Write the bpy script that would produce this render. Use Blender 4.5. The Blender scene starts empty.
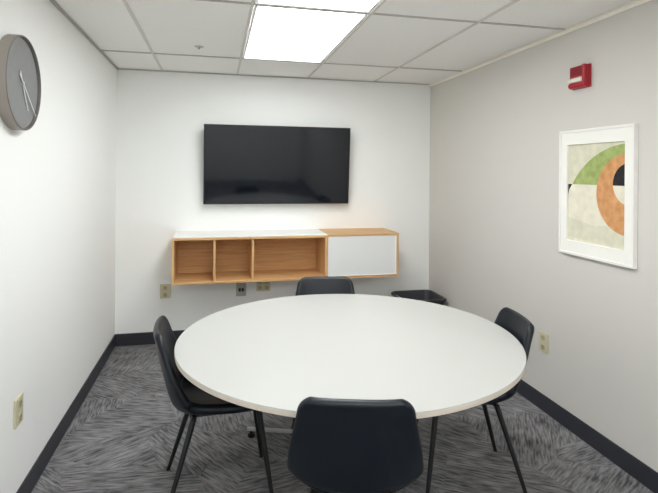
import bpy, bmesh, math
from mathutils import Vector, Matrix
PI = math.pi
SC = bpy.context.scene
COL = SC.collection

# ------------------------------------------------------------------ sizes
W, H = 2.857, 2.354          # room width, ceiling height
YF = -7.9                   # wall behind the camera
XA, T = 0.367, 0.637         # first ceiling grid line, grid spacing
Y1 = -0.668                  # first cross line of the ceiling grid

# ------------------------------------------------------------------ materials
def new_mat(name):
    m = bpy.data.materials.new(name); m.use_nodes = True
    nt = m.node_tree
    return m, nt, nt.nodes['Principled BSDF']

def lin(c):
    return tuple((x/255/12.92 if x/255 <= .04045 else ((x/255+.055)/1.055)**2.4) for x in c) + (1,)

def plain(name, rgb, rough=.5, spec=.5, metal=0, bump=0, bscale=200, vary=0, vscale=8):
    m, nt, b = new_mat(name)
    b.inputs['Base Color'].default_value = lin(rgb)
    b.inputs['Roughness'].default_value = rough
    b.inputs['Specular IOR Level'].default_value = spec
    b.inputs['Metallic'].default_value = metal
    tc = nt.nodes.new('ShaderNodeTexCoord')
    if vary:
        n = nt.nodes.new('ShaderNodeTexNoise'); n.inputs['Scale'].default_value = vscale
        n.inputs['Detail'].default_value = 5
        r = nt.nodes.new('ShaderNodeValToRGB')
        r.color_ramp.elements[0].position = .3; r.color_ramp.elements[1].position = .7
        r.color_ramp.elements[0].color = lin([max(0, x-vary) for x in rgb])
        r.color_ramp.elements[1].color = lin([min(255, x+vary) for x in rgb])
        nt.links.new(tc.outputs['Object'], n.inputs['Vector'])
        nt.links.new(n.outputs['Fac'], r.inputs['Fac']); nt.links.new(r.outputs['Color'], b.inputs['Base Color'])
    if bump:
        n = nt.nodes.new('ShaderNodeTexNoise'); n.inputs['Scale'].default_value = bscale
        n.inputs['Detail'].default_value = 3
        bp = nt.nodes.new('ShaderNodeBump'); bp.inputs['Strength'].default_value = bump
        bp.inputs['Distance'].default_value = .002
        nt.links.new(tc.outputs['Object'], n.inputs['Vector'])
        nt.links.new(n.outputs['Fac'], bp.inputs['Height']); nt.links.new(bp.outputs['Normal'], b.inputs['Normal'])
    return m

def wood_mat(name, dark, light, axis='X'):
    m, nt, b = new_mat(name)
    b.inputs['Roughness'].default_value = .45
    b.inputs['Specular IOR Level'].default_value = .35
    tc = nt.nodes.new('ShaderNodeTexCoord'); mp = nt.nodes.new('ShaderNodeMapping')
    mp.inputs['Scale'].default_value = (1.5, 30, 30) if axis == 'X' else (30, 30, 1.5)
    n = nt.nodes.new('ShaderNodeTexNoise'); n.inputs['Scale'].default_value = 2.2
    n.inputs['Detail'].default_value = 8; n.inputs['Distortion'].default_value = .6
    r = nt.nodes.new('ShaderNodeValToRGB')
    r.color_ramp.elements[0].position = .32; r.color_ramp.elements[1].position = .68
    r.color_ramp.elements[0].color = lin(dark); r.color_ramp.elements[1].color = lin(light)
    nt.links.new(tc.outputs['Object'], mp.inputs['Vector']); nt.links.new(mp.outputs['Vector'], n.inputs['Vector'])
    nt.links.new(n.outputs['Fac'], r.inputs['Fac']); nt.links.new(r.outputs['Color'], b.inputs['Base Color'])
    return m

def carpet_mat():
    m, nt, b = new_mat('patterned_carpet')
    L = nt.links.new
    N = lambda t: nt.nodes.new('ShaderNode'+t)
    b.inputs['Roughness'].default_value = .95; b.inputs['Specular IOR Level'].default_value = .1
    tc = N('TexCoord')
    # wedge shaped patches, each with its own stripe direction
    vm = N('Mapping'); vm.inputs['Rotation'].default_value = (0, 0, .5); vm.inputs['Scale'].default_value = (2.4, 2.4, 1)
    L(tc.outputs['Object'], vm.inputs['Vector'])
    vo = N('TexVoronoi'); vo.voronoi_dimensions = '2D'; vo.distance = 'MANHATTAN'; vo.inputs['Scale'].default_value = 1.0
    L(vm.outputs['Vector'], vo.inputs['Vector'])
    sep = N('SeparateColor'); L(vo.outputs['Color'], sep.inputs['Color'])
    q = N('Math'); q.operation = 'MULTIPLY'; q.inputs[1].default_value = PI; L(sep.outputs['Red'], q.inputs[0])
    rot = N('VectorRotate'); rot.rotation_type = 'Z_AXIS'
    L(tc.outputs['Object'], rot.inputs['Vector']); L(q.outputs[0], rot.inputs['Angle'])
    def streak(sx, sy, lo, hi):
        mp = N('Mapping'); mp.inputs['Scale'].default_value = (sx, sy, 1)
        L(rot.outputs['Vector'], mp.inputs['Vector'])
        n = N('TexNoise'); n.inputs['Scale'].default_value = 1; n.inputs['Detail'].default_value = 2
        L(mp.outputs['Vector'], n.inputs['Vector'])
        r = N('ValToRGB'); r.color_ramp.elements[0].position = lo; r.color_ramp.elements[1].position = hi
        L(n.outputs['Fac'], r.inputs['Fac'])
        return r.outputs['Color']
    s1 = streak(11, 84, .34, .62)
    s2 = streak(5, 26, .30, .70)
    mix = N('Mix'); mix.data_type = 'RGBA'; mix.inputs['Factor'].default_value = .32
    L(s1, mix.inputs['A']); L(s2, mix.inputs['B'])
    fine = N('TexNoise'); fine.inputs['Scale'].default_value = 190; fine.inputs['Detail'].default_value = 2
    L(tc.outputs['Object'], fine.inputs['Vector'])
    blot = N('TexNoise'); blot.inputs['Scale'].default_value = 5; blot.inputs['Detail'].default_value = 3
    L(tc.outputs['Object'], blot.inputs['Vector'])
    a1 = N('Math'); a1.operation = 'MULTIPLY_ADD'; a1.inputs[1].default_value = .75; L(fine.outputs['Fac'], a1.inputs[0])
    L(mix.outputs['Result'], a1.inputs[2])
    a2 = N('Math'); a2.operation = 'MULTIPLY_ADD'; a2.inputs[1].default_value = .85; L(blot.outputs['Fac'], a2.inputs[0])
    L(a1.outputs[0], a2.inputs[2])
    r = N('ValToRGB')
    r.color_ramp.elements[0].position = .45; r.color_ramp.elements[1].position = 1.0
    r.color_ramp.elements[0].color = lin(CARPET[0]); r.color_ramp.elements[1].color = lin(CARPET[1])
    sc = N('Math'); sc.operation = 'MULTIPLY'; sc.inputs[1].default_value = .545; L(a2.outputs[0], sc.inputs[0])
    L(sc.outputs[0], r.inputs['Fac']); L(r.outputs['Color'], b.inputs['Base Color'])
    bp = N('Bump'); bp.inputs['Strength'].default_value = .5; bp.inputs['Distance'].default_value = .004
    L(a1.outputs[0], bp.inputs['Height']); L(bp.outputs['Normal'], b.inputs['Normal'])
    return m

def emit_mat(name, rgb, strength):
    m, nt, b = new_mat(name)
    b.inputs['Base Color'].default_value = lin((240, 240, 240))
    b.inputs['Emission Color'].default_value = lin(rgb)
    b.inputs['Emission Strength'].default_value = strength
    return m

CARPET = [(70, 70, 72), (146, 145, 146)]
M = dict(
    wall=plain('white_wall_paint', (240, 241, 239), .75, .25, bump=.08, bscale=120),
    taupe=plain('taupe_wall_paint', (209, 206, 200), .7, .25, bump=.08, bscale=120),
    tile=plain('ceiling_tile', (243, 242, 239), .9, .1, bump=.35, bscale=260, vary=3, vscale=120),
    grid=plain('ceiling_grid', (184, 179, 176), .5, .3),
    grid_main=plain('pale_ceiling_grid', (214, 209, 205), .5, .3),
    angle_dark=plain('grey_wall_angle', (176, 170, 166), .5, .3),
    angle_light=plain('cream_wall_angle', (246, 241, 230), .5, .3),
    base=plain('charcoal_vinyl', (50, 51, 58), .45, .4),
    carpet=carpet_mat(),
    table=plain('white_laminate', (184, 185, 181), .38, .4),
    band=plain('greige_edge_band', (207, 198, 185), .5, .3),
    steel=plain('grey_metal', (176, 178, 182), .4, .5, .3),
    leather=plain('black_leatherette', (3, 13, 24), .38, .42, bump=.12, bscale=500),
    blackmetal=plain('black_metal', (20, 21, 25), .4, .5),
    rubber=plain('black_rubber', (18, 18, 19), .7, .3),
    oak=wood_mat('oak_veneer', (196, 150, 98), (220, 180, 128)),
    oak_v=wood_mat('oak_veneer_upright', (200, 156, 104), (224, 185, 134), 'Z'),
    whitelam=plain('white_lacquer', (236, 236, 232), .35, .4),
    doorlam=plain('white_door_lacquer', (226, 227, 226), .35, .4),
    litwhite=plain('lit_edge_white', (252, 250, 244), .3, .4),  # brighter than the door: light on its edge put into the colour
    screen=plain('glossy_black_screen', (8, 13, 22), .07, .5),
    bezel=plain('black_plastic', (16, 16, 18), .35, .5),
    plate=plain('ivory_plastic', (205, 198, 168), .4, .5),
    plate_dim=plain('ivory_socket_face', (182, 175, 145), .4, .5),
    greyplate=plain('grey_plastic', (176, 174, 168), .4, .5),
    slot=plain('dark_slot', (45, 42, 36), .6, .3),
    red=plain('red_plastic', (168, 26, 42), .35, .5),
    darkred=plain('dark_red_plastic', (112, 14, 28), .5, .4),
    lens=plain('clear_strobe_lens', (226, 226, 214), .12, .6),
    frame=plain('white_frame', (238, 236, 232), .4, .4),
    mat=plain('white_mat_board', (240, 239, 233), .8, .2),
    clock_case=plain('taupe_clock_case', (150, 142, 135), .45, .5),
    clock_rim=plain('grey_clock_rim', (104, 101, 99), .4, .5),
    clock_face=plain('grey_clock_face', (132, 133, 133), .6, .3, vary=3, vscale=30),
    hand=plain('silver_hand', (214, 213, 210), .35, .5),
    binplastic=plain('charcoal_plastic', (40, 40, 44), .4, .5),
    liner=plain('grey_liner_film', (62, 62, 67), .3, .5),
    p_cream=plain('print_cream', (226, 221, 202), .8, .1, vary=7, vscale=22),
    p_olive=plain('print_sage', (214, 212, 190), .8, .1, vary=7, vscale=22),
    p_green=plain('print_green', (158, 172, 108), .8, .1, vary=14, vscale=26),
    p_orange=plain('print_terracotta', (206, 152, 104), .8, .1, vary=14, vscale=26),
    p_black=plain('print_charcoal', (50, 48, 50), .8, .1, vary=5, vscale=30),
    light=emit_mat('lit_diffuser', (252, 254, 255), 8.0),
    lightframe=plain('white_light_frame', (240, 240, 240), .4, .4),
)

# ------------------------------------------------------------------ mesh helpers
def finish(name, bm, mats, parent=None, smooth=False):
    bmesh.ops.recalc_face_normals(bm, faces=bm.faces[:])
    me = bpy.data.meshes.new(name); bm.to_mesh(me); bm.free()
    for m in (mats if isinstance(mats, (list, tuple)) else [mats]): me.materials.append(m)
    if smooth:
        for p in me.polygons: p.use_smooth = True
        try: me.set_sharp_from_angle(angle=math.radians(40))
        except Exception: pass
    o = bpy.data.objects.new(name, me); COL.objects.link(o)
    if parent: o.parent = parent
    return o

def box(bm, x0, x1, y0, y1, z0, z1, bev=0, seg=2, mi=0):
    v = [bm.verts.new((x, y, z)) for x in (x0, x1) for y in (y0, y1) for z in (z0, z1)]
    fs = [bm.faces.new([v[i] for i in f]) for f in ((0,1,3,2),(4,6,7,5),(0,4,5,1),(2,3,7,6),(0,2,6,4),(1,5,7,3))]
    for f in fs: f.material_index = mi
    if bev:
        es = list({e for f in fs for e in f.edges})
        bmesh.ops.bevel(bm, geom=es, offset=bev, segments=seg, affect='EDGES', profile=.5)
    return fs

def loft(bm, rings, cap=True, mi=0, closed=True):
    R = [[bm.verts.new(p) for p in r] for r in rings]
    n = len(R[0])
    for a, b in zip(R, R[1:]):
        for i in range(n if closed else n-1):
            f = bm.faces.new((a[i], a[(i+1) % n], b[(i+1) % n], b[i])); f.material_index = mi
    if cap:
        for r in (R[0], R[-1]):
            f = bm.faces.new(r); f.material_index = mi
    return R

def tube(bm, a, b, ra, rb, n=14, mi=0):
    a, b = Vector(a), Vector(b); d = (b-a).normalized()
    u = d.orthogonal().normalized(); w = d.cross(u)
    # both ends kept perpendicular to z for legs is not needed: simple round ends
    loft(bm, [[p + (u*math.cos(t)+w*math.sin(t))*r for t in [2*PI*i/n for i in range(n)]] for p, r in ((a, ra), (b, rb))], mi=mi)

def vleg(bm, a, b, ra, rb, n=14):
    """leg between two points with level end cuts (a is the foot)"""
    loft(bm, [[Vector(p)+Vector((math.cos(t)*r, math.sin(t)*r, 0)) for t in [2*PI*i/n for i in range(n)]] for p, r in ((a, ra), (b, rb))])

def prism(bm, pts, z0, z1, mi=0, axis='Z'):
    """polygon pts (2d) extruded; axis is the extrusion axis"""
    def P(p, z):
        return {'Z': (p[0], p[1], z), 'X': (z, p[0], p[1]), 'Y': (p[0], z, p[1])}[axis]
    loft(bm, [[P(p, z0) for p in pts], [P(p, z1) for p in pts]], mi=mi)

def rrect(x0, x1, y0, y1, r, n=6):
    out = []
    for cx, cy, s in ((x1-r, y1-r, 0), (x0+r, y1-r, PI/2), (x0+r, y0+r, PI), (x1-r, y0+r, 1.5*PI)):
        out += [(cx+r*math.cos(s+PI/2*i/n), cy+r*math.sin(s+PI/2*i/n)) for i in range(n+1)]
    return out

def circle(cx, cy, r, n=64, a0=0, a1=2*PI, end=False):
    k = n+1 if end else n
    return [(cx+r*math.cos(a0+(a1-a0)*i/n), cy+r*math.sin(a0+(a1-a0)*i/n)) for i in range(k)]

def lathe(bm, prof, n=64, mi=0):
    """prof: (r, z) list; starts and ends may lie on the axis"""
    rings = []
    for r, z in prof:
        rings.append([bm.verts.new((r*math.cos(2*PI*i/n), r*math.sin(2*PI*i/n), z)) for i in range(n)] if r > 1e-6 else [bm.verts.new((0, 0, z))])
    for a, b in zip(rings, rings[1:]):
        for i in range(n):
            j = (i+1) % n
            if len(a) == 1: f = bm.faces.new((a[0], b[j], b[i]))
            elif len(b) == 1: f = bm.faces.new((a[i], a[j], b[0]))
            else: f = bm.faces.new((a[i], a[j], b[j], b[i]))
            f.material_index = mi

def thing(name, label, cat, loc=(0, 0, 0), rz=0, group=None):
    o = bpy.data.objects.new(name, None); COL.objects.link(o)
    o.empty_display_size = .1
    o.location = loc; o.rotation_euler = (0, 0, rz)
    o['label'] = label; o['category'] = cat
    if group: o['group'] = group
    return o

def struct(name, bm, m, label=None, cat=None):
    o = finish(name, bm, m); o['kind'] = 'structure'
    if label: o['label'] = label
    if cat: o['category'] = cat
    return o

def dup(root, loc, rz, label):
    def cp(o, parent):
        c = o.copy(); COL.objects.link(c); c.parent = parent
        for ch in list(o.children): cp(ch, c)
        return c
    r = cp(root, None); r.location = loc; r.rotation_euler = (0, 0, rz); r['label'] = label
    return r

def sbox(name, m, *a, label=None, cat=None):
    bm = bmesh.new(); box(bm, *a); return struct(name, bm, m, label, cat)

# ------------------------------------------------------------------ the room
sbox('floor', M['carpet'], -.1, W+.1, YF-.1, .1, -.1, 0, label='dark grey carpet with streaky angled stripes', cat='floor')
sbox('wall_left', M['wall'], -.1, 0, YF, 0, 0, H+.1, label='white wall carrying the round clock', cat='wall')
sbox('wall_right', M['taupe'], W, W+.1, YF, 0, 0, H+.1, label='taupe painted wall carrying the framed print', cat='wall')
sbox('wall_back', M['wall'], -.1, W+.1, 0, .1, 0, H+.1, label='white wall carrying the television', cat='wall')
sbox('wall_front', M['wall'], -.1, W+.1, YF-.1, YF, 0, H+.1, label='white wall behind the viewer', cat='wall')
BH, BT = .104, .008
for nm, a, lb in (('baseboard_back', (BT, W-BT, -BT, 0, 0, BH), 'charcoal vinyl baseboard along the white wall under the television'),
              ('baseboard_left', (0, BT, YF, 0, 0, BH), 'charcoal vinyl baseboard along the white clock wall'),
              ('baseboard_right', (W-BT, W, YF, 0, 0, BH), 'charcoal vinyl baseboard along the taupe wall')):
    bm = bmesh.new(); box(bm, *a, bev=.002, seg=1); struct(nm, bm, M['base'], lb, 'baseboard')

# suspended ceiling: tiles with openings for the lights, T-bar grid, wall angles
LIGHTS = [(Y1-2*T*(k+1), Y1-2*T*k) for k in range(2)]
FILL_LIGHTS = [(i, Y1-2*T*(k+1), Y1-2*T*k) for k in (3, 4) for i in (1, 3)]   # unseen panels added behind the viewer as fill light
gx = [0] + [XA+i*T for i in range(4)] + [W]
gy = [0]
y = Y1
while y > YF: gy.append(y); y -= 2*T
gy.append(YF)
bm = bmesh.new()
for i in range(len(gx)-1):
    for j in range(len(gy)-1):
        if (i == 2 and j in (1, 2)) or (i in (1, 3) and j in (4, 5)): continue          # light fittings sit here
        box(bm, gx[i], gx[i+1], gy[j+1], gy[j], H+.004, H+.02)
box(bm, 0, W, YF, 0, H+.09, H+.1)
struct('ceiling', bm, M['tile'], 'white speckled drop ceiling tiles', 'ceiling')
bm = bmesh.new()
for x in gx[1:-1]: box(bm, x-.008, x+.008, YF, 0, H-.003, H+.006)
struct('trim_1', bm, M['grid_main'], 'pale metal main runners between the ceiling tiles', 'ceiling grid')
bm = bmesh.new()
for yy in gy[1:-1]: box(bm, 0, W, yy-.008, yy+.008, H-.0025, H+.006)
struct('trim_5', bm, M['grid'], 'grey metal cross runners between the ceiling tiles', 'ceiling grid')
def angle(name, m, pts, a, b, axis, label):
    bm = bmesh.new(); prism(bm, pts, a, b, axis=axis); struct(name, bm, m, label, 'trim')
angle('trim_2', M['angle_dark'], [(0, H-.004), (.02, H-.004), (.02, H-.0005), (.003, H-.0005), (.003, H+.02), (0, H+.02)], YF, 0, 'Y', 'grey metal angle where ceiling meets the clock wall')
angle('trim_3', M['angle_light'], [(W, H-.022), (W-.004, H-.022), (W-.004, H-.004), (W-.018, H-.004), (W-.018, H), (W, H)], YF, 0, 'Y', 'cream metal angle where ceiling meets the taupe wall')
angle('trim_4', M['grid'], [(0, H-.004), (-.02, H-.004), (-.02, H), (0, H)], .02, W-.02, 'X', 'pale metal angle where ceiling meets the television wall')

# ------------------------------------------------------------------ ceiling lights
def ceiling_light(y0, y1, label, i=2):
    t = thing('ceiling_light', label, 'ceiling light', (XA+(i-.5)*T, (y0+y1)/2, H), 0, 'recessed ceiling lights')
    hx, hy = T/2-.012, (y1-y0)/2-.010
    bm = bmesh.new()
    f = .016
    box(bm, -hx, -hx+f, -hy, hy, -.001, .03); box(bm, hx-f, hx, -hy, hy, -.001, .03)
    box(bm, -hx+f, hx-f, -hy, -hy+f, -.001, .03); box(bm, -hx+f, hx-f, hy-f, hy, -.001, .03)
    box(bm, -hx, hx, -hy, hy, .06, .07)
    finish('frame', bm, M['lightframe'], t)
    bm = bmesh.new(); box(bm, -hx+f, hx-f, -hy+f, hy-f, .004, .010)
    finish('diffuser', bm, M['light'], t)
    return t
ceiling_light(*LIGHTS[0], 'glowing rectangular ceiling panel nearest the television wall')
ceiling_light(*LIGHTS[1], 'glowing ceiling panel cut off by the top edge of the photo')

for (i, ya, yb), lb in zip(FILL_LIGHTS, ('left panel just behind the viewer', 'right panel just behind the viewer', 'left panel by the far end wall', 'right panel by the far end wall')):
    ceiling_light(ya, yb, 'added unseen fill light, ' + lb, i)

# small sprinkler fitting in the ceiling
t = thing('sprinkler_head', 'tiny dark round fitting in the ceiling tile left of the lights', 'sprinkler', (.705, -.95, H+.004))
bm = bmesh.new(); lathe(bm, [(0, -.004), (.012, -.004), (.03, -.0025), (.032, 0), (0, 0)], 24); finish('cover_ring', bm, M['grid'], t, True)
bm = bmesh.new(); lathe(bm, [(0, -.020), (.007, -.019), (.009, -.012), (.006, -.004), (0, -.004)], 20); finish('nozzle', bm, M['angle_dark'], t, True)

# ------------------------------------------------------------------ television
TX0, TX1, TZ0, TZ1, TY = .722, 2.021, 1.204, 1.8985, -.10
t = thing('television', 'large black flat screen television on the white wall', 'television', ((TX0+TX1)/2, 0, (TZ0+TZ1)/2))
hx, hz = (TX1-TX0)/2, (TZ1-TZ0)/2
TILT = math.radians(4.6)
def tilt(bm):        # the set hangs tipped forward on its bracket
    m = Matrix.Translation((0, TY, 0)) @ Matrix.Rotation(TILT, 4, 'X') @ Matrix.Translation((0, -TY, 0))
    bmesh.ops.transform(bm, matrix=m, verts=bm.verts[:])
bm = bmesh.new()
b = .009
for a in ((-hx, -hx+b, -hz, hz), (hx-b, hx, -hz, hz), (-hx+b, hx-b, -hz, -hz+.012), (-hx+b, hx-b, hz-b, hz)):
    box(bm, a[0], a[1], TY, TY+.03, a[2], a[3])
box(bm, -hx+.002, hx-.002, TY+.018, TY+.034, -hz+.002, hz-.002)
tilt(bm); finish('bezel', bm, M['bezel'], t)
bm = bmesh.new(); box(bm, -hx+b, hx-b, TY+.002, TY+.018, -hz+.012, hz-b); tilt(bm); finish('screen', bm, M['screen'], t)
bm = bmesh.new(); box(bm, -hx*.72, hx*.72, TY+.034, TY+.06, -hz*.8, hz*.45, bev=.008); tilt(bm); finish('rear_housing', bm, M['bezel'], t)
bm = bmesh.new(); box(bm, -.2, .2, TY+.06, 0, -.12, .12, bev=.003); finish('wall_mount', bm, M['blackmetal'], t)

# ------------------------------------------------------------------ floating cabinets
CZ0, CZ1, CD = .588, .967, .41
def carcass_board(bm, *a): box(bm, *a, bev=.0012, seg=1)
X0, X1 = .491, 1.751
t = thing('open_shelf_unit', 'wall hung oak open shelf unit with white top and three bays', 'shelf unit', ((X0+X1)/2, 0, CZ0))
cx = (X0+X1)/2; th = .018; h = CZ1-CZ0
for xa in (X0, X1-th):
    bm = bmesh.new(); carcass_board(bm, xa-cx, xa+th-cx, -CD, 0, 0, h-.009); finish('side_panel', bm, M['oak_v'], t)
bm = bmesh.new(); carcass_board(bm, X0+th-cx, X1-th-cx, -CD, 0, 0, th); finish('bottom_panel', bm, M['oak'], t)
bm = bmesh.new(); carcass_board(bm, X0+th-cx, X1-th-cx, -CD, 0, h-.009-th, h-.009); finish('top_panel', bm, M['oak'], t)
bm = bmesh.new(); box(bm, X0+th-cx, X1-th-cx, -.02, -.008, th, h-.009-th); finish('back_panel', bm, M['oak'], t)
bm = bmesh.new(); box(bm, X0-cx, X1-cx, -CD, 0, h-.009, h, bev=.0015, seg=1); o = finish('top_surface', bm, M['whitelam'], t); o['label'] = 'glossy white top surface'
for xd in (.821, 1.128):
    bm = bmesh.new(); carcass_board(bm, xd-.009-cx, xd+.009-cx, -CD+.012, -.02, th, h-.009-th); finish('divider', bm, M['oak_v'], t)

X0, X1 = 1.753, 2.391
t = thing('wall_cabinet', 'wall hung oak cabinet with a white flip door', 'cabinet', ((X0+X1)/2, 0, CZ0))
cx = (X0+X1)/2
for xa in (X0, X1-th):
    bm = bmesh.new(); carcass_board(bm, xa-cx, xa+th-cx, -CD, 0, 0, h-th); finish('side_panel', bm, M['oak_v'], t)
bm = bmesh.new(); carcass_board(bm, X0-cx, X1-cx, -CD, 0, h-th, h); finish('top_panel', bm, M['oak'], t)
bm = bmesh.new(); carcass_board(bm, X0+th-cx, X1-th-cx, -CD, 0, 0, th); finish('bottom_panel', bm, M['oak'], t)
bm = bmesh.new(); box(bm, X0+th-cx, X1-th-cx, -.02, -.008, th, h-th); finish('back_panel', bm, M['oak'], t)
bm = bmesh.new()
box(bm, X0+.004-cx, X1-th-.004-cx, -CD-.001, -CD+.017, th+.003, h-th-.003, bev=.0025, seg=2)
dr = finish('door', bm, M['doorlam'], t); dr['label'] = 'plain white flip door'
bm = bmesh.new()  # strips along the door edge, painted brighter to look lit
dx0, dx1, dz0, dz1 = X0+.004-cx, X1-th-.004-cx, th+.003, h-th-.003
box(bm, dx1-.013, dx1, -CD-.0035, -CD-.001, dz0, dz1, bev=.001, seg=1); box(bm, dx0, dx1-.013, -CD-.0035, -CD-.001, dz0, dz0+.008, bev=.001, seg=1)
o = finish('lit_edge', bm, M['litwhite'], dr); o['label'] = 'door edge strip with its lit brightness painted in'

# ------------------------------------------------------------------ round table
TC, TR, TZ, TT = (1.463, -2.175), .8094, .704, .0225
t = thing('conference_table', 'large round white meeting table with a greige edge', 'table', (TC[0], TC[1], 0))
bm = bmesh.new()
lathe(bm, [(0, TZ-.008), (TR-.003, TZ-.008), (TR-.0005, TZ-.007), (TR-.0005, TZ-.0012), (TR-.0016, TZ), (0, TZ)], 160)
finish('tabletop', bm, M['table'], t, True)
bm = bmesh.new()
lathe(bm, [(0, TZ-TT), (TR-.002, TZ-TT), (TR, TZ-TT+.002), (TR, TZ-.0035), (TR-.0012, TZ-.0025), (TR-.0012, TZ-.008), (0, TZ-.008)], 160)
o = finish('edge_band', bm, M['band'], t, True); o['label'] = 'greige edge band'
ang = math.radians(-18.5); ux = Vector((math.cos(ang), math.sin(ang), 0)); uy = Vector((-ux.y, ux.x, 0))
def obox(bm, c, hx_, hy_, z0, z1, bev=.003):
    fs = box(bm, -hx_, hx_, -hy_, hy_, z0, z1)
    vs = list({v for f in fs for v in f.verts})
    for v in vs:
        p = ux*v.co.x + uy*v.co.y; v.co = Vector((c[0]+p.x, c[1]+p.y, v.co.z))
    if bev: bmesh.ops.bevel(bm, geom=list({e for f in fs for e in f.edges}), offset=bev, segments=2, affect='EDGES')
for s, off in ((1, .327), (-1, .25)):
    c = uy*off*s + ux*(-.165*s)
    bm = bmesh.new(); obox(bm, c, .42, .011, .034, .050); finish('foot_bar', bm, M['steel'], t)
    bm = bmesh.new(); obox(bm, c, .04, .014, .050, TZ-TT-.012); finish('column', bm, M['steel'], t)
    bm = bmesh.new(); obox(bm, c, .27, .03, TZ-TT-.012, TZ-TT); finish('support_plate', bm, M['blackmetal'], t)
    for e in (-1, 1):
        g = c+ux*e*.395
        bm = bmesh.new(); lathe(bm, [(0, 0), (.019, 0), (.021, .004), (.019, .014), (.007, .017), (.007, .036), (0, .036)], 20)
        for v in bm.verts: v.co += g
        finish('glide', bm, M['rubber'], t, True)
c1 = uy*.327+ux*-.165; c2 = uy*-.25+ux*.165
bm = bmesh.new(); tube(bm, (c1.x, c1.y, .36), (c2.x, c2.y, .36), .016, .016); finish('cross_beam', bm, M['steel'], t, True)

# ------------------------------------------------------------------ chairs
PROF = [(.225, .424), (.205, .434), (.16, .432), (.08, .424), (0, .419), (-.09, .419), (-.15, .430), (-.188, .456), (-.209, .50), (-.225, .56), (-.244, .635), (-.263, .72), (-.279, .787)]
WID = [.176, .192, .201, .206, .208, .210, .216, .224, .226, .219, .206, .189, .180]
EDGE = [.010, .016, .026, .036, .046, .060, .074, .080, .072, .056, .042, .030, .020]
THK = [.019, .021, .022, .022, .022, .022, .022, .021, .019, .018, .017, .016, .016]
def cr(A, s):
    i = min(int(s), len(A)-2); f = s-i
    g = lambda k: Vector(A[max(0, min(len(A)-1, k))]) if isinstance(A[0], tuple) else A[max(0, min(len(A)-1, k))]
    p0, p1, p2, p3 = g(i-1), g(i), g(i+1), g(i+2)
    return (p1*2 + (p2-p0)*f + (p0*2-p1*5+p2*4-p3)*f*f + (p1*3-p0-p2*3+p3)*f**3)*.5
def shell_grid():
    n = len(PROF)-1
    # denser rows near both ends so that the corners come out round
    S = [n*(.5-.5*math.cos(PI*k/64)) for k in range(65)]
    L = [0]
    for k in range(1, 65): L.append(L[-1]+(cr(PROF, S[k])-cr(PROF, S[k-1])).length)
    NU = 32
    US = [math.sin(PI/2*(-1+2*i/NU)) for i in range(NU+1)]
    mid, thk = [], []
    for k, s in enumerate(S):
        p = cr(PROF, s)
        d = (cr(PROF, min(n, s+.05))-cr(PROF, max(0, s-.05))).normalized()
        nr = Vector((d[1], -d[0]))                     # up on the seat, forward on the back
        w = wf = cr(WID, s); e = cr(EDGE, s)
        for dist, r in ((L[-1]-L[k], .052), (L[k], .05)):
            if dist < r: w = w - r + math.sqrt(max(0, r*r-(r-dist)**2))
        endf = min(L[-1]-L[k], L[k])
        rf = math.sqrt(max(0, 1-(1-min(1, endf/.018))**2))
        row, trow = [], []
        for u in US:
            g = (abs(u)*w/wf)**2.4
            dip = .004*(1-abs(u)**2)*(1 if s > n-1.5 else 0)*max(0, (s-(n-1.5))/1.5)   # slight dip of the top edge
            q = Vector((u*w, p[0]+nr[0]*e*g, p[1]+nr[1]*e*g+dip))
            row.append(q)
            du = (1-abs(u))*w
            trow.append(cr(THK, s)*min(rf, math.sqrt(max(0, 1-(1-min(1, du/.018))**2))))
        mid.append(row); thk.append(trow)
    K, J = len(mid), len(US)
    front, back = [], []
    for k in range(K):
        fr, br = [], []
        for j in range(J):
            a = mid[min(K-1, k+1)][j]-mid[max(0, k-1)][j]; b_ = mid[k][min(J-1, j+1)]-mid[k][max(0, j-1)]
            nn = b_.cross(a)
            nn = nn.normalized() if nn.length > 1e-9 else Vector((0, 0, 1))
            fr.append(mid[k][j]+nn*thk[k][j]); br.append(mid[k][j]-nn*thk[k][j])
        front.append(fr); back.append(br)
    ksplit = min(range(K), key=lambda k: abs(S[k]-7.1))
    return front, back, ksplit
def shell_mesh(front, back, k0, k1):
    bm = bmesh.new()
    J = len(front[0])
    rings = []
    for k in range(k0, k1+1):
        rings.append(list(front[k]) + list(reversed(back[k])))
    loft(bm, rings, cap=False)
    # close the two ends with strips between front and back
    bm.verts.ensure_lookup_table()
    n = 2*J
    for base in (0, (k1-k0)*n):
        for j in range(J-1):
            vs = [bm.verts[base+j], bm.verts[base+j+1], bm.verts[base+n-2-j], bm.verts[base+n-1-j]]
            try: bm.faces.new(vs)
            except ValueError: pass
    bmesh.ops.remove_doubles(bm, verts=bm.verts[:], dist=.0004)
    bmesh.ops.dissolve_degenerate(bm, edges=bm.edges[:], dist=.0002)
    return bm
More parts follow.
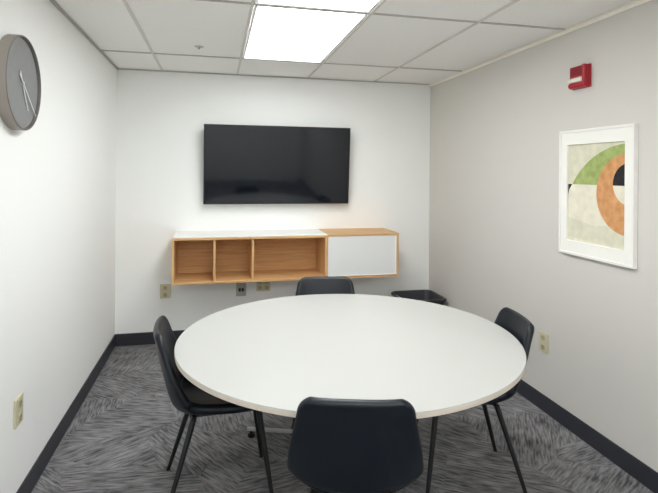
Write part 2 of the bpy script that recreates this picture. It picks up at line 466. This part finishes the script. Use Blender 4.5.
def make_chair(loc, rz, label):
    t = thing('meeting_chair', label, 'chair', loc, rz, 'chairs around the meeting table')
    fr, bk, ks = shell_grid()
    o = finish('seat', shell_mesh(fr, bk, 0, ks), M['leather'], t); smooth(o)
    o = finish('backrest', shell_mesh(fr, bk, ks, len(fr)-1), M['leather'], t); smooth(o)
    bm = bmesh.new()
    box(bm, -.10, .10, -.13, .19, .388, .398, bev=.003)
    for y0 in (-.112, .177):
        tube(bm, (-.13, y0, .392), (.13, y0, .392), .012, .012)
    o = finish('under_frame', bm, M['blackmetal'], t, True)
    for sx in (-1, 1):
        for yt, yb in ((-.112, -.229), (.177, .236)):
            bm = bmesh.new()
            vleg(bm, (sx*.199, yb, .004), (sx*.124, yt, .395), .0095, .0145)
            lg = finish('leg', bm, M['blackmetal'], t, True)
            bm = bmesh.new()
            loft(bm, [[Vector((sx*.199+math.cos(a)*r, yb+math.sin(a)*r, z)) for a in [2*PI*i/14 for i in range(14)]] for r, z in ((.0085, 0), (.0105, .0015), (.0105, .005))])
            finish('foot_cap', bm, M['rubber'], lg, True)
    return t
def smooth(o):
    for p in o.data.polygons: p.use_smooth = True
R = math.radians
chair = make_chair((1.330, -2.772, 0), R(-14.8), 'black leather chair in front of the table, its back turned to the viewer')
dup(chair, (.847, -2.108, 0), R(-87.2), 'black leather chair at the left of the table, seen from the side')
dup(chair, (1.502, -1.515, 0), R(169.5), 'black leather chair behind the table, below the shelf unit')
dup(chair, (2.048, -2.256, 0), R(79.5), 'black leather chair at the right of the table, beside the taupe wall')

# ------------------------------------------------------------------ wall clock
t = thing('wall_clock', 'round grey wall clock with two silver hands', 'clock', (0, -2.209, 1.855))
def turn(bm):       # lathe axis z -> +x
    for v in bm.verts: v.co = Vector((v.co.z, v.co.x, v.co.y))
CR, CDp = .197, .047
bm = bmesh.new(); lathe(bm, [(0, 0), (CR-.004, 0), (CR, .004), (CR, CDp-.004), (CR-.001, CDp-.0015), (CR-.004, .030), (0, .030)], 96); turn(bm)
bmesh.ops.remove_doubles(bm, verts=bm.verts[:], dist=1e-5)
finish('case', bm, M['clock_case'], t, True)
bm = bmesh.new(); lathe(bm, [(CR-.001, CDp-.003), (CR-.002, CDp), (CR-.006, CDp+.0005), (CR-.0085, CDp-.002), (CR-.010, .033), (CR-.004, .033), (CR-.001, CDp-.003)], 96); turn(bm)
o = finish('rim', bm, M['clock_rim'], t, True)
bm = bmesh.new(); lathe(bm, [(0, .0305), (CR-.010, .0305), (CR-.010, .034), (0, .034)], 96); turn(bm); finish('dial', bm, M['clock_face'], t, True)
def hand(name, tip, w, x0, x1):
    tip = Vector(tip); d = tip.normalized(); p = Vector((-d.y, d.x)); tail = -d*.055
    pts = [tail+p*w, tail-p*w, tip-p*w*.55, tip+p*w*.55]
    bm = bmesh.new(); prism(bm, [tuple(q) for q in pts], x0, x1, axis='X'); finish(name, bm, M['hand'], t)
hand('hour_hand', (.062, -.108), .0042, .037, .0385)
hand('minute_hand', (.150, -.125), .0036, .040, .0415)
bm = bmesh.new(); lathe(bm, [(0, .034), (.006, .034), (.006, .043), (0, .044)], 24); turn(bm); finish('centre_pin', bm, M['hand'], t, True)

# ------------------------------------------------------------------ framed print
PY0, PY1, PZ0, PZ1 = -1.9155, -2.464, 1.031, 1.748
pw, ph = PY0-PY1, PZ1-PZ0
# local frame: s runs from the far edge (left in the photo) towards the viewer, z up, depth d away from the wall
t = thing('framed_print', 'white framed abstract print of green and orange arcs', 'picture', (W, (PY0+PY1)/2, PZ0))
def fx(d): return -d
def fbox(bm, s0, s1, z0, z1, d0, d1, bev=0): box(bm, fx(d1), fx(d0), pw/2-s1, pw/2-s0, z0, z1, bev=bev, seg=1)
f = .014
bm = bmesh.new()
fbox(bm, 0, f, 0, ph, 0, .026, .001); fbox(bm, pw-f, pw, 0, ph, 0, .026, .001)
fbox(bm, f, pw-f, 0, f, 0, .026, .001); fbox(bm, f, pw-f, ph-f, ph, 0, .026, .001)
finish('frame', bm, M['frame'], t)
S0, S1, A0, A1 = .062, .487, .080, .634
bm = bmesh.new()
fbox(bm, f, S0, f, ph-f, .008, .020); fbox(bm, S1, pw-f, f, ph-f, .008, .020); fbox(bm, S0, S1, f, A0, .008, .020); fbox(bm, S0, S1, A1, ph-f, .008, .020)
finish('mat_board', bm, M['mat'], t)
# the print: coloured fields of one flat sheet
aw, ah = S1-S0, A1-A0; hz_ = 1.4375-PZ0-A0          # horizon height in the sheet
bm = bmesh.new()
def sheet(pts, d, mi):
    vs = [bm.verts.new((fx(d), pw/2-(S0+a), A0+b_)) for a, b_ in pts]
    fc = bm.faces.new(vs); fc.material_index = mi
def clip(pts, keep):        # Sutherland-Hodgman against half planes (a*x+b*y<=c)
    for a, b_, c in keep:
        out = []
        for i in range(len(pts)):
            p, q = pts[i-1], pts[i]
            fp, fq = a*p[0]+b_*p[1]-c, a*q[0]+b_*q[1]-c
            if (fp <= 0) != (fq <= 0):
                k = fp/(fp-fq); out.append((p[0]+(q[0]-p[0])*k, p[1]+(q[1]-p[1])*k))
            if fq <= 0: out.append(q)
        pts = out
    return pts
EDG = [(-1, 0, 0), (1, 0, aw), (0, -1, 0), (0, 1, ah)]
up, dn = [(0, -1, -hz_)], [(0, 1, hz_)]
sheet([(0, 0), (aw, 0), (aw, ah), (0, ah)], .0095, 0)
sheet([(0, .02), (aw, .0), (aw, .14), (.22, .10), (0, .135)], .0097, 1)                                # sage band low on the sheet
sheet(clip([(0, hz_), (aw, hz_), (aw, ah), (0, ah)], EDG), .0097, 1)
sheet(clip(circle(.4437, hz_-.2787, .4952, 160), EDG+up), .0100, 2)                                   # green hill
sheet([(0, hz_), (.034, hz_), (.010, hz_-.03), (0, hz_-.062)], .0100, 4)                              # dark wedge
sheet(clip(circle(.431, hz_-.045, .2083, 120), EDG), .0103, 3)                                         # orange ring
sheet(clip(circle(.446, hz_+.0087, .1075, 90), EDG+dn), .0106, 0)
sheet(clip(circle(.446, hz_+.0087, .1075, 90), EDG+up), .0106, 4)
me = bpy.data.meshes.new('print'); bm.to_mesh(me); bm.free()
for k in ('p_cream', 'p_olive', 'p_green', 'p_orange', 'p_black'): me.materials.append(M[k])
o = bpy.data.objects.new('print', me); COL.objects.link(o); o.parent = t
o['label'] = 'green, orange and charcoal arcs on cream paper'
bm = bmesh.new(); fbox(bm, f-.004, pw-f+.004, f-.004, ph-f+.004, .001, .0085); finish('backing_board', bm, M['mat'], t)

# ------------------------------------------------------------------ fire alarm
t = thing('wall_alarm', 'red fire alarm with a clear strobe high on the taupe wall', 'alarm', (W, -2.076, 2.047))
AW, AH, AD = .132, .126, .043      # width along the wall, height, depth
bm = bmesh.new(); box(bm, -.012, 0, -AW/2-.004, AW/2+.004, -AH/2-.002, AH/2+.002, bev=.003); finish('back_plate', bm, M['red'], t)
bm = bmesh.new()
box(bm, -AD+.008, -.012, -AW/2, AW/2, -AH/2+.02, AH/2, bev=.006, seg=3)
finish('housing', bm, M['red'], t, True)
bm = bmesh.new()       # curved lower lip
pts = [(-.012, -AH/2), (-AD+.004, -AH/2+.003), (-AD-.004, -AH/2+.016), (-AD+.002, -AH/2+.030), (-.012, -AH/2+.032)]
prism(bm, [(p[0], p[1]) for p in pts], -AW/2, AW/2, axis='Y')
bmesh.ops.bevel(bm, geom=bm.edges[:], offset=.003, segments=2, affect='EDGES')
finish('lower_lip', bm, M['red'], t, True)
bm = bmesh.new()       # right hand rib
box(bm, -AD-.002, -AD+.01, -AW/2, -AW/2+.02, -AH/2+.02, AH/2, bev=.003); finish('side_rib', bm, M['red'], t)
bm = bmesh.new()
for i in range(5): box(bm, -AD+.005, -AD+.009, -.036, .055, .012+i*.0095, .0165+i*.0095)
finish('horn_grille', bm, M['darkred'], t)
bm = bmesh.new(); prism(bm, [(-AD+.01, -.032), (-AD-.005, -.029), (-AD-.006, -.010), (-AD+.01, 0)], -.045, AW/2-.003, axis='Y')
bmesh.ops.bevel(bm, geom=bm.edges[:], offset=.003, segments=2, affect='EDGES'); finish('strobe_lens', bm, M['lens'], t, True)

# ------------------------------------------------------------------ outlets
def frame_for(wall):        # maps (across, out, up) to room axes
    return {'back': Matrix(((1, 0, 0), (0, -1, 0), (0, 0, 1))), 'left': Matrix(((0, 1, 0), (1, 0, 0), (0, 0, 1))), 'right': Matrix(((0, -1, 0), (-1, 0, 0), (0, 0, 1)))}[wall]
def outlet(loc, wall, label, kind='duplex', w=.088, hh=.122, mats=('plate', 'plate_dim'), cat='outlet', name='wall_outlet'):
    t = thing(name, label, cat, loc); R3 = frame_for(wall)
    def put(n_, bm, m, par=t):
        for v in bm.verts: v.co = R3 @ v.co
        return finish(n_, bm, m, par)
    bm = bmesh.new(); box(bm, -w/2, w/2, 0, .009, -hh/2, hh/2, bev=.004, seg=3); put('cover_plate', bm, M[mats[0]])
    if kind == 'jack':
        for sx in (-.012, .014):
            bm = bmesh.new(); box(bm, sx-.010, sx+.010, .007, .0115, -.018, .012, bev=.001, seg=1); s = put('jack', bm, M['slot'])
    else:
        cs = [(0, .03), (0, -.03)] if kind == 'duplex' else [(-.03, .026), (-.03, -.026), (.03, .026), (.03, -.026)]
        for (sx, sz) in cs:
            bm = bmesh.new(); prism(bm, rrect(sx-.017, sx+.017, sz-.0165, sz+.0165, .009), .006, .0125, axis='Y'); s = put('socket', bm, M[mats[1]])
            bm = bmesh.new()
            box(bm, sx-.0085, sx-.0055, .011, .0132, sz-.001, sz+.009); box(bm, sx+.0055, sx+.0085, .011, .0132, sz-.001, sz+.009)
            box(bm, sx-.003, sx+.003, .011, .0132, sz-.011, sz-.006)
            put('slots', bm, M['slot'], s)
    return t
outlet((0, -2.128, .452), 'left', 'ivory duplex outlet low on the white clock wall')
outlet((W, -1.757, .433), 'right', 'ivory duplex outlet on the taupe wall beside the right chair')
outlet((.407, 0, .450), 'back', 'ivory duplex outlet under the left end of the shelf unit')
outlet((1.054, 0, .439), 'back', 'grey data plate on the white wall under the shelf unit', 'jack', mats=('greyplate', 'slot'), cat='data plate', name='data_outlet')
outlet((1.252, 0, .474), 'back', 'wide four socket outlet plate tucked under the shelf unit', 'quad', w=.124, hh=.118)

# ------------------------------------------------------------------ waste bin
t = thing('waste_bin', 'dark plastic waste bin in the corner by the taupe wall', 'bin', (2.622, -.30, 0))
bm = bmesh.new()
def ring(hx_, hy_, r, z): return [(p[0], p[1], z) for p in rrect(-hx_, hx_, -hy_, hy_, r)]
hb = .385
loft(bm, [ring(.150, .13, .05, 0), ring(.193, .183, .06, hb-.02), ring(.203, .193, .06, hb-.02), ring(.206, .196, .06, hb-.006), ring(.202, .192, .06, hb),
          ring(.188, .178, .055, hb), ring(.184, .174, .055, hb-.012), ring(.146, .126, .05, .006)])
finish('body', bm, M['binplastic'], t, True)
bm = bmesh.new()
loft(bm, [ring(.142, .122, .045, .012), ring(.183, .173, .053, hb-.02), ring(.186, .176, .055, hb+.002), ring(.198, .188, .06, hb+.003), ring(.1985, .1885, .06, hb+.001), ring(.1862, .1762, .055, hb+.0005), ring(.1815, .1715, .052, hb-.02), ring(.140, .120, .045, .016)], cap=True)
o = finish('liner', bm, M['liner'], t, True); o['label'] = 'thin plastic liner folded over the rim'

# ------------------------------------------------------------------ light, camera, view
w = bpy.data.worlds.new('World'); SC.world = w; w.use_nodes = True
w.node_tree.nodes['Background'].inputs['Color'].default_value = (.5, .5, .5, 1)
w.node_tree.nodes['Background'].inputs['Strength'].default_value = .0

cam = bpy.data.cameras.new('camera'); co = bpy.data.objects.new('camera', cam); COL.objects.link(co)
F, CY = 498.736, 171.783
cam.sensor_width = 36; cam.lens = F/658*36; cam.shift_y = (CY-246.5)/658; cam.clip_start = .02
yaw, roll = .2219, .0087
cy_, sy_, cr_, sr_ = math.cos(yaw), math.sin(yaw), math.cos(roll), math.sin(roll)
right = Vector((cr_*cy_, -cr_*sy_, sr_)); fwd = Vector((sy_, cy_, 0)); upv = Vector((-sr_*cy_, sr_*sy_, cr_))
m4 = Matrix((( right.x, upv.x, -fwd.x, .8307), (right.y, upv.y, -fwd.y, -4.5257), (right.z, upv.z, -fwd.z, 1.4965), (0, 0, 0, 1)))
co.matrix_world = m4
SC.camera = co
SC.view_settings.view_transform = 'Standard'; SC.view_settings.look = 'None'
SC.view_settings.gamma = 1; SC.view_settings.use_curve_mapping = False
SC.view_settings.exposure = 0.34
SC.cycles.use_denoising = True
SC.cycles.max_bounces = 14; SC.cycles.diffuse_bounces = 10
SC.cycles.sample_clamp_indirect = 6
